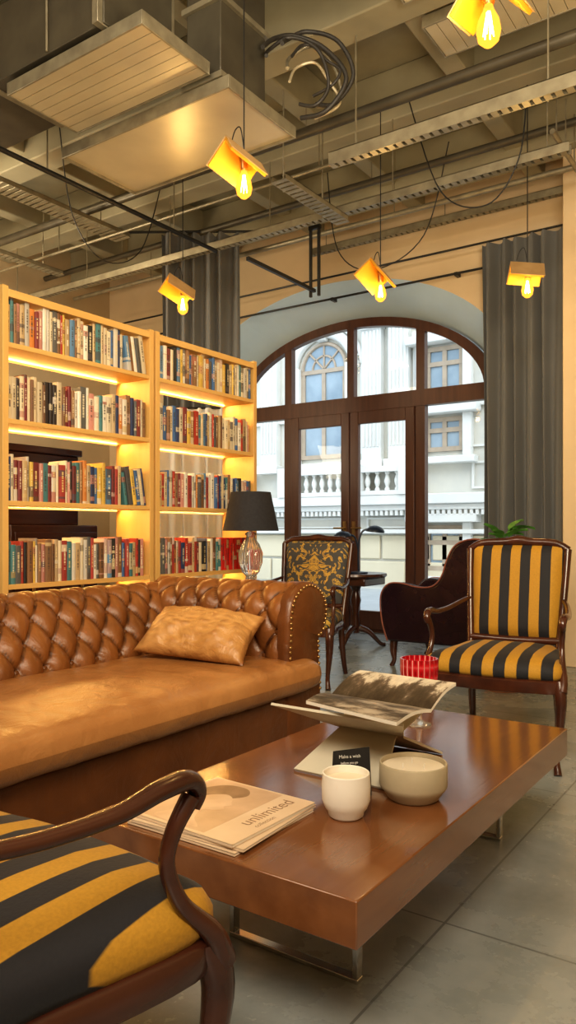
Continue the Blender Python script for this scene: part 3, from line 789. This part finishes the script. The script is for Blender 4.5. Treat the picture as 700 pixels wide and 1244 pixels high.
def pg(y0,z0,y1,z1,th,name,mt,skew=0):
    def fn(u,v,off):
        yy=y1*(1-skew*(1-u))
        y=y0+(yy-y0)*v; z=z0+(z1-z0)*v+.010*math.sin(pi*min(v*1.0,1))
        return (-.15+.31*u,y,z+off)
    q=G(); q.grid(lambda u,v:fn(u,v,th),8,14,0); q.grid(lambda u,v:fn(u,v,0),8,14,1)
    q.grid(lambda u,v:fn(0,u,th*v),14,1,1); q.grid(lambda u,v:fn(1,u,th*v),14,1,1); q.grid(lambda u,v:fn(u,0,th*v),8,1,1); q.grid(lambda u,v:fn(u,1,th*v),8,1,1)
    return q.obj(name,[mt,M_page],om,merge=.0002)
pg(0,.0,-.18,.002,.009,'page_block',M_photo2,.3); pg(0,.0,.15,.045,.009,'page_block',M_photo)

# ------------------------------------------------------------------ lamp on side table
st=thing('side_table','small round dark wood side table behind the sofa arm','table',(-3.02,3.84,0))
G().lathe([(.0001,.695),(.165,.695),(.17,.705),(.165,.715),(.0001,.715)],40).obj('tabletop',M_maho,st)
G().lathe([(.03,.03),(.02,.2),(.025,.5),(.04,.695)],20).obj('column',M_maho,st)
G().lathe([(.14,0),(.14,.015),(.05,.035),(.03,.05)],32).obj('foot',M_maho,st)
tl=thing('table_lamp','table lamp with black tapered shade and ribbed crystal glass base','lamp',(-2.97,3.88,.7155))
G().lathe([(.0001,.0),(.07,.0),(.07,.012),(.035,.022),(.03,.04),(.055,.07),(.075,.13),(.078,.19),(.055,.25),(.032,.28),(.026,.30),(.038,.315),(.022,.33),(.0001,.33)],60,flute=.04,nf=15).obj('base',M_crys,tl)
G().lathe([(.012,.33),(.012,.42),(.004,.42),(.004,.565)],12).obj('stem',M_brass,tl)
G().lathe([(.182,.335),(.130,.585),(.127,.585),(.178,.337)],48).obj('lamp_shade',M_navy,tl)
q=G()
for a in range(3):
    q.sweep([(0,0,.56),(.125*math.cos(a*2.094),.125*math.sin(a*2.094),.575)],.003,6,1)
q.obj('shade_spider',M_brass,tl)

pt=thing('pedestal_table','dark wood pedestal table with tripod feet near the window','table',(-3.4,6.02,0))
G().lathe([(.0001,.63),(.27,.63),(.285,.645),(.28,.665),(.0001,.665)],44).obj('tabletop',M_maho,pt)
G().box(-.2,.2,-.2,.2,.56,.63).obj('drawer_box',M_maho,pt,bevel=.01)
G().lathe([(.03,.12),(.045,.2),(.028,.3),(.05,.42),(.03,.5),(.06,.56)],20).obj('column',M_maho,pt)
for a in range(3):
    aa=a*2.094+.5
    G().sweep([(.02*math.cos(aa),.02*math.sin(aa),.17),(.12*math.cos(aa),.12*math.sin(aa),.13),(.22*math.cos(aa),.22*math.sin(aa),.03),(.27*math.cos(aa),.27*math.sin(aa),.018)],[.03,.024,.018,.018],10,5).obj('leg',M_maho,pt)
dl=thing('desk_lamp','blue-black metal desk lamp with two small shades on curved arms','lamp',(-3.36,6.0,.6655))
G().lathe([(.0001,0),(.085,0),(.085,.012),(.015,.02),(.0001,.02)],28).obj('base',M_bluemetal,dl)
G().sweep([(0,0,.015),(0,0,.25),(.03,.02,.38),(.10,.06,.40)],.009,8,5).sweep([(0,0,.2),(-.03,-.02,.33),(-.11,-.06,.355)],.009,8,5).obj('arm',M_bluemetal,dl)
for p,rz in (((.13,.08,.395),.12),((-.13,-.07,.345),-.12)):
    Mx=Matrix.Translation(p)@Matrix.Rotation(rz,4,'Y')
    G().lathe([(.0001,-.018),(.085,-.02),(.082,.0),(.055,.025),(.018,.038),(.0001,.04)],24,M=Mx).obj('lamp_shade',M_bluemetal,dl)

# plant
pn=thing('potted_plant','leafy green houseplant in a terracotta pot behind the armchair','plant',(-1.66,4.92,0))
G().lathe([(.0001,0),(.12,0),(.15,.28),(.165,.28),(.165,.32),(.14,.32),(.135,.27),(.0001,.27)],28).obj('pot',M_pot,pn)
q=G(); random.seed(3)
for i in range(24):
    a=random.uniform(0,2*pi); L=random.uniform(.01,.07); hh=random.uniform(.74,1.06)
    tip=Vector((L*math.cos(a),L*math.sin(a),hh))
    q.sweep([(0,0,.27),(tip.x*.3,tip.y*.3,hh*.7),tuple(tip)],[.006,.005,.003],6,4,1)
    d=Vector((math.cos(a)*.6,math.sin(a)*.6,random.uniform(.2,1.0))).normalized(); sd=d.cross(Vector((0,0,1))).normalized(); up=sd.cross(d)
    ll=random.uniform(.10,.14); ww=ll*.33
    def lf(u,v,tip=tip,d=d,sd=sd,up=up,ll=ll,ww=ww):
        w=ww*math.sin(pi*min(.98,u*.98+.02))**.8*(1-.25*u); c=(v-.5)*2
        p=tip+d*(ll*u)+sd*(w*c)+up*(abs(c)*.02-.06*u*u)
        return tuple(p)
    q.grid(lf,8,4,0)
q.obj('foliage',[M_leaf,M_leaf],pn)

# ------------------------------------------------------------------ curtains
def curtain(name,label,x0,y0,x1,y1,z0,z1,folds,depth,mt=None):
    L=math.hypot(x1-x0,y1-y0); dx,dy=(x1-x0)/L,(y1-y0)/L; nx,ny=-dy,dx
    e=thing(name,label,'curtain',(x0,y0,0))
    rnd=random.Random(5); ph=[rnd.uniform(-.6,.6) for _ in range(folds+2)]
    def fn(u,v):
        k=u*folds; a=ph[int(k)]*(1-(k%1))+ph[int(k)+1]*(k%1)
        d=depth*math.sin(2*pi*k+a)*(.75+.35*(1-v))+.2*depth*math.sin(2*pi*k*.63+v*4)
        s=u*L+.015*math.sin(2*pi*k*.5+v*3)
        return (dx*s+nx*d,dy*s+ny*d,z0+(z1-z0)*v)
    G().grid(fn,folds*20,24).obj('drape',mt or M_curt,e,ang=180)
    return e
curtain('curtain','grey velvet curtain hanging in deep folds beside the arched window',-2.32,6.32,-1.62,6.32,.03,3.52,6,.06)
curtain('curtain','dark grey curtain bunched behind the bookcase',-4.93,5.08,-4.33,5.48,.03,3.80,6,.07)
sc=curtain('curtain','white half curtain added for daylight brightness behind the open bookcase',-4.85,4.62,-4.10,5.14,.03,2.12,9,.025,M_daycloth)  # added to show window light as white cloth between the shelves
G().sweep([(-.05,-.035,2.12),(.80,.555,2.12)],.008,8,1).obj('curtain_rod',M_black,sc)
G().sweep([(-6.8,6.34,3.55),(-1.6,6.34,3.55)],.010,8,1).obj('curtain_rail',M_black,label='thin black curtain rail mounted above the arched window',category='rail')
G().sweep([(-5.2,4.9,3.82),(-4.1,5.63,3.82)],.012,8,1).obj('curtain_rail',M_black,label='thin black rail carrying the curtain behind the bookcase',category='rail')
cp=thing('conduit_pipe','thin dark conduit running across the wall over the window','pipe',(0,6.42,3.36))
G().sweep([(-6.9,0,0),(-1.6,0,0)],.011,8,1).obj('tube',M_black,cp)
for x in (-6.5,-5.2,-3.9,-2.6): G().box(x-.015,x+.015,-.0,.08,-.015,.015).obj('wall_clip',M_black,cp)

hu=thing('hutch','dark brown wooden hutch with drawers standing behind the bookcase','cabinet',(-5.5,4.15,0))
G().box(-.25,.25,-.45,.45,0,1.1).box(-.25,.05,-.40,.40,1.1,1.72).box(-.27,.07,-.43,.43,1.72,1.78).obj('body',M_maho,hu,bevel=.01)
for k in range(3):
    d=G().box(.25,.268,-.42,.42,.1+k*.33,.38+k*.33).obj('drawer',M_maho,hu,bevel=.005)
    for y in (-.25,.25): G().lathe([(.008,0),(.018,.012),(.0001,.02)],12,M=Matrix.Translation((.268,y,.24+k*.33))@Matrix.Rotation(pi/2,4,'Y')).obj('knob',M_brass,d)

# ------------------------------------------------------------------ pendants
def pendant(x,y,z,rz,tilt,label,ztop=3.98):
    e=thing('pendant_lamp',label,'lamp',(x,y,z),rz)
    G().sweep([(0,0,.165),(0,0,ztop-z)],.0035,6,1).sweep([(0,0,.165),(-.02,0,.26),(-.05,0,.24),(-.07,0,.18)],.003,6,4).obj('cord',M_black,e)
    G().lathe([(.0001,.15),(.014,.15),(.02,.13),(.02,.072),(.016,.06),(.0001,.06)],18).obj('socket',M_brass,e)
    b=G().lathe([(.014,.060),(.018,.045),(.034,.012),(.040,-.022),(.034,-.052),(.016,-.070),(.0001,-.073)],24).obj('bulb',M_bulb,e)
    f=G()
    for k in range(6):
        a=k*pi/3; f.sweep([(.005*math.cos(a),.005*math.sin(a),.04),(.017*math.cos(a),.017*math.sin(a),-.04)],.0022,6,1)
    f.obj('filament',M_fila,b)
    s=G(); R=Matrix.Translation((0,0,.165))@Matrix.Rotation(tilt,4,'Y')
    for sg in (-1,1):
        Mx=R@Matrix.Rotation(sg*math.radians(44),4,'X')
        s.box(-.11,.11,-.004 if sg>0 else -.0,.0 if sg>0 else .004,-.165,.0,1,Mx)
        s.box(-.105,.105,(-.018 if sg>0 else .004),(-.004 if sg>0 else .018),-.158,-.004,0,Mx)
    s.obj('book_shade',[M_amber,M_cover],e,bevel=.0015)
    l=bpy.data.lights.new('bulb_light','POINT'); l.energy=8; l.color=(1,.64,.24); l.shadow_soft_size=.03
    lo=bpy.data.objects.new('bulb_light',l); COL.objects.link(lo); lo.parent=e; lo.location=(0,0,-.11)
    return e
PL='amber book-shaped pendant lamp'
pendant(-2.23,2.86,2.72,1.25,.35,PL+' with filament bulb above the sofa')
pendant(-.855,2.39,2.70,1.6,-.25,PL+' with filament bulb above the coffee table')
pendant(-2.42,4.63,2.70,1.3,.5,PL+' with filament bulb before the arched window')
pendant(-3.70,4.03,2.68,1.1,.45,PL+' with filament bulb behind the bookcase')
pendant(-1.54,5.05,2.68,.45,.12,PL+' with filament bulb near the grey curtain')

# ------------------------------------------------------------------ ceiling services
def tray(label,x0,y0,x1,y1,z,w=.07,h=.035,step=.055,rods=True):
    L=math.hypot(x1-x0,y1-y0); a=math.atan2(y1-y0,x1-x0)
    e=thing('cable_tray',label,'cable tray',(x0,y0,z),a)
    q=G(); q.box(0,L,-w,-w+.006,0,h); q.box(0,L,w-.006,w,0,h)
    q.box(0,L,-w,-w+.018,h-.004,h); q.box(0,L,w-.018,w,h-.004,h)
    n=int(L/step)
    for i in range(n+1): q.box(i*L/n*.99,i*L/n*.99+.036,-w+.006,w-.006,0,.005)
    q.obj('tray_body',M_strut,e)
    if rods:
        k=max(2,int(L/1.1)+1)
        for i in range(k):
            s=.15+(L-.3)*i/(k-1)
            G().sweep([(s,w+.006,.0),(s,w+.006,3.98-z)],.005,6,1).obj('hanger_rod',M_strut,e)
    return e
TL='perforated galvanised cable tray hanging on rods'
tray(TL,-2.35,3.86,1.3,3.86,3.23,w=.03,h=.075)
tray(TL,-6.9,4.80,-1.2,4.80,3.38,w=.03,h=.06)
tray(TL,-2.80,3.95,-2.80,4.74,3.30,w=.06)
tray(TL,-5.05,3.1,-5.05,4.7,3.66,w=.10)
tray(TL,-4.0,6.2,1.2,6.2,3.74,w=.03,h=.06)
tray(TL,-5.9,3.1,-5.9,4.7,3.50,w=.05)
def pipe(label,a,b,r,mt,name='pipe'):
    e=thing(name,label,'pipe',a)
    d=Vector(b)-Vector(a)
    G().sweep([(0,0,0),tuple(d)],r,10,1).obj('tube',mt,e)
    for t in (.15,.5,.85):
        p=d*t; G().sweep([(p.x,p.y,0),(p.x,p.y,3.98-a[2])],.005,6,1).obj('hanger_rod',M_strut,e)
    return e
pipe('straight black pipe hung below the ceiling beams',(-3.95,1.4,3.32),(-3.95,4.7,3.32),.016,M_black)
pipe('galvanised pipe crossing below the ceiling beams',(-6.9,5.7,3.7),(1.2,5.7,3.7),.022,M_strut)
pipe('thin galvanised pipe joining the ceiling trays',(-1.35,4.95,3.62),(-1.35,5.6,3.62),.018,M_strut)
pipe('dark steel pipe running under the ceiling beams',(-6.9,4.35,3.80),(1.2,4.35,3.80),.035,M_duct)
pipe('dark steel pipe running under the ceiling beams',(-6.9,5.3,3.82),(1.2,5.3,3.82),.028,M_duct)
pipe('thin galvanised pipe below the concrete ceiling',(-6.9,4.52,3.62),(1.2,4.52,3.62),.012,M_strut)
tk=thing('track_bracket','black hanging bracket with short track rail','bracket',(-3.15,4.93,0))
G().box(-.045,-.027,-.01,.01,2.87,3.42).box(.03,.048,-.01,.01,2.87,3.42).box(-.05,.055,-.012,.012,3.39,3.42).obj('post',M_black,tk)
G().box(-.012,.012,-.85,.0,2.90,2.925).obj('track_rail',M_black,tk)
def panel(label,x0,x1,y0,y1,z,t=.05,along='Y',pitch=.06,rods=True):
    e=thing('ceiling_panel',label,'panel',((x0+x1)/2,(y0+y1)/2,z))
    hx,hy=(x1-x0)/2,(y1-y0)/2
    q=G()
    if along=='Y':
        n=int(2*hx/pitch)
        for i in range(n): q.box(-hx+i*2*hx/n+.002,-hx+(i+1)*2*hx/n-.002,-hy,hy,.0,.012)
    else:
        n=int(2*hy/pitch)
        for i in range(n): q.box(-hx,hx,-hy+i*2*hy/n+.002,-hy+(i+1)*2*hy/n-.002,.0,.012)
    q.box(-hx,hx,-hy,hy,.012,t)
    q.obj('slats',M_panel,e)
    G().box(-hx-.012,hx+.012,-hy-.012,-hy,-.004,t+.012).box(-hx-.012,hx+.012,hy,hy+.012,-.004,t+.012).box(-hx-.012,-hx,-hy,hy,-.004,t+.012).box(hx,hx+.012,-hy,hy,-.004,t+.012).obj('rim',M_strut,e,bevel=.002)
    return e
panel('cream slatted metal panel fixed under the dark air duct',-3.48,-2.50,2.45,2.90,3.36,along='X',rods=False)
panel('plain cream metal panel hanging below the ceiling ducts',-3.66,-2.40,2.95,3.53,3.28,along='X',pitch=.7,rods=False)
SL='cream slatted acoustic panel under the concrete ceiling'
panel(SL,-1.8,-.87,2.87,3.73,3.92,along='Y',pitch=.07,rods=False)
panel(SL,-1.8,-.87,3.98,4.29,3.92,along='Y',pitch=.07,rods=False)
panel(SL,-.73,.2,2.87,3.73,3.92,along='Y',pitch=.07,rods=False)
panel(SL,-4.0,-3.1,1.83,2.38,3.92,along='Y',pitch=.07,rods=False)
ad=thing('air_duct','dark rectangular galvanised air duct with flanged joints','duct',(-2.72,2.66,3.44))
G().box(-3.6,0,-.24,.22,0,.40).obj('duct_body',M_duct,ad,bevel=.004)
for x in (-.03,-.9,-1.8,-2.7): G().box(x-.02,x+.02,-.27,.25,-.006,.43).obj('flange',M_strut,ad,bevel=.003)
for x in (-.4,-2.2): G().sweep([(x,-.255,0),(x,-.255,.54)],.006,6,1).obj('hanger_rod',M_strut,ad)
ad2=thing('air_duct','square metal duct box dropping onto the plain metal panel','duct',(-2.58,3.15,3.345))
G().box(-.10,.13,-.20,.18,0,.63).obj('duct_body',M_duct,ad2,bevel=.004)
for z0 in (0,.4): G().box(-.12,.15,-.22,.20,z0,z0+.03).obj('flange',M_strut,ad2)
base=[(-2.40,3.24,3.62),(-2.44,3.38,3.77),(-2.34,3.48,3.83),(-2.21,3.57,3.73),(-2.13,3.63,3.55),(-2.21,3.60,3.42),(-2.37,3.58,3.42)]
for i,(o,r_,mt,lb) in enumerate((((0,0,0),.013,M_rubber,'thick black corrugated conduit looping below the ceiling'),((.05,.05,.04),.012,M_rubber,'black corrugated conduit looping below the ceiling'),((-.01,-.05,-.03),.010,M_rubber,'thin black corrugated conduit looping below the ceiling'),((.02,.09,-.01),.010,M_strut,'pale grey cable loop below the ceiling'),((.0,.13,-.05),.008,M_panel,'thin cream cable loop below the ceiling'),((.07,.02,.0),.008,M_rubber,'slim black cable loop below the ceiling'))):
    k=1-.09*i
    pts=[(-2.30+(p[0]+2.30)*k+o[0]+.02*math.sin(j*2+i),3.5+(p[1]-3.5)*k+o[1],3.62+(p[2]-3.62)*k+o[2]+.02*math.cos(j*1.7+i)) for j,p in enumerate(base)]
    G().sweep(pts,r_,10,8).obj('flexible_conduit',mt,label=lb,category='conduit')
wires=[[(-2.2,4.6,3.95),(-2.0,4.68,3.3),(-1.7,4.72,3.15),(-1.5,4.74,3.4),(-1.45,4.75,3.85)],
[(-3.2,5.2,3.95),(-3.1,5.2,3.3),(-2.8,5.25,3.1),(-2.4,5.3,3.3),(-2.2,5.3,3.95)],
[(-.4,4.9,3.95),(-.5,4.95,3.5),(-.7,5.0,3.3),(-.9,5.0,3.5),(-1.0,5.0,3.95)],
[(-4.4,3.5,3.95),(-4.5,3.7,3.4),(-4.5,4.0,3.15),(-4.4,4.3,3.3),(-4.35,4.5,3.95)],
[(-3.3,2.0,3.95),(-3.1,2.1,3.6),(-2.8,2.15,3.5),(-2.4,2.2,3.6),(-2.2,2.2,3.98)]]
for w in wires:
    G().sweep(w,.0045,6,8).obj('hanging_wire',M_black,label='thin dark electrical wire draped below the ceiling',category='wire')

# ------------------------------------------------------------------ lights
def area(name,loc,size,e,c,target):
    l=bpy.data.lights.new(name,'AREA'); l.energy=e; l.color=c; l.size=size
    o=bpy.data.objects.new(name,l); COL.objects.link(o); o.location=loc
    o.rotation_euler=(Vector(target)-Vector(loc)).to_track_quat('-Z','Y').to_euler()
area('overhead_fill',(.6,-1.2,3.6),1.4,130,(1,.88,.70),(-1.8,2.6,.6))  # fill lights added out of view, without fixtures
area('overhead_fill',(-2.0,-1.0,3.7),1.4,58,(1,.86,.66),(-2.2,2.4,.6))
area('overhead_fill',(-5.8,2.8,3.6),1.0,60,(1,.80,.52),(-5.6,4.2,1.5))
area('ceiling_fill',(.2,1.0,2.0),1.2,90,(1,.85,.60),(-1.6,3.6,4.3))  # area lights added in mid-air to brighten the ceiling
area('ceiling_fill',(-6.4,3.0,2.2),.8,35,(1,.84,.6),(-4.6,4.6,4.3))
sun=bpy.data.lights.new('sun','SUN'); sun.energy=1.0; sun.angle=.5; sun.color=(1,.96,.88)
so=bpy.data.objects.new('sun',sun); COL.objects.link(so); so.rotation_euler=Vector((-.55,.6,-.62)).to_track_quat('-Z','Y').to_euler()
w=bpy.data.worlds.new('world'); bpy.context.scene.world=w; w.use_nodes=True
bg=w.node_tree.nodes['Background']; bg.inputs[0].default_value=(.76,.88,1,1); bg.inputs[1].default_value=2.0

# ------------------------------------------------------------------ camera
cam=bpy.data.cameras.new('camera'); co=bpy.data.objects.new('camera',cam); COL.objects.link(co)
cam.sensor_fit='VERTICAL'; cam.sensor_height=24; cam.lens=915/1244*24; cam.shift_y=23/1244
cam.clip_start=.05
co.location=(0,0,1.05); co.rotation_euler=(pi/2,0,math.radians(34.6))
bpy.context.scene.camera=co
vs=bpy.context.scene.view_settings
vs.view_transform='Standard'
for lk in ('Medium High Contrast','Standard - Medium High Contrast'):
    try:
        vs.look=lk; print('look',lk); break
    except Exception as ex: print(ex)
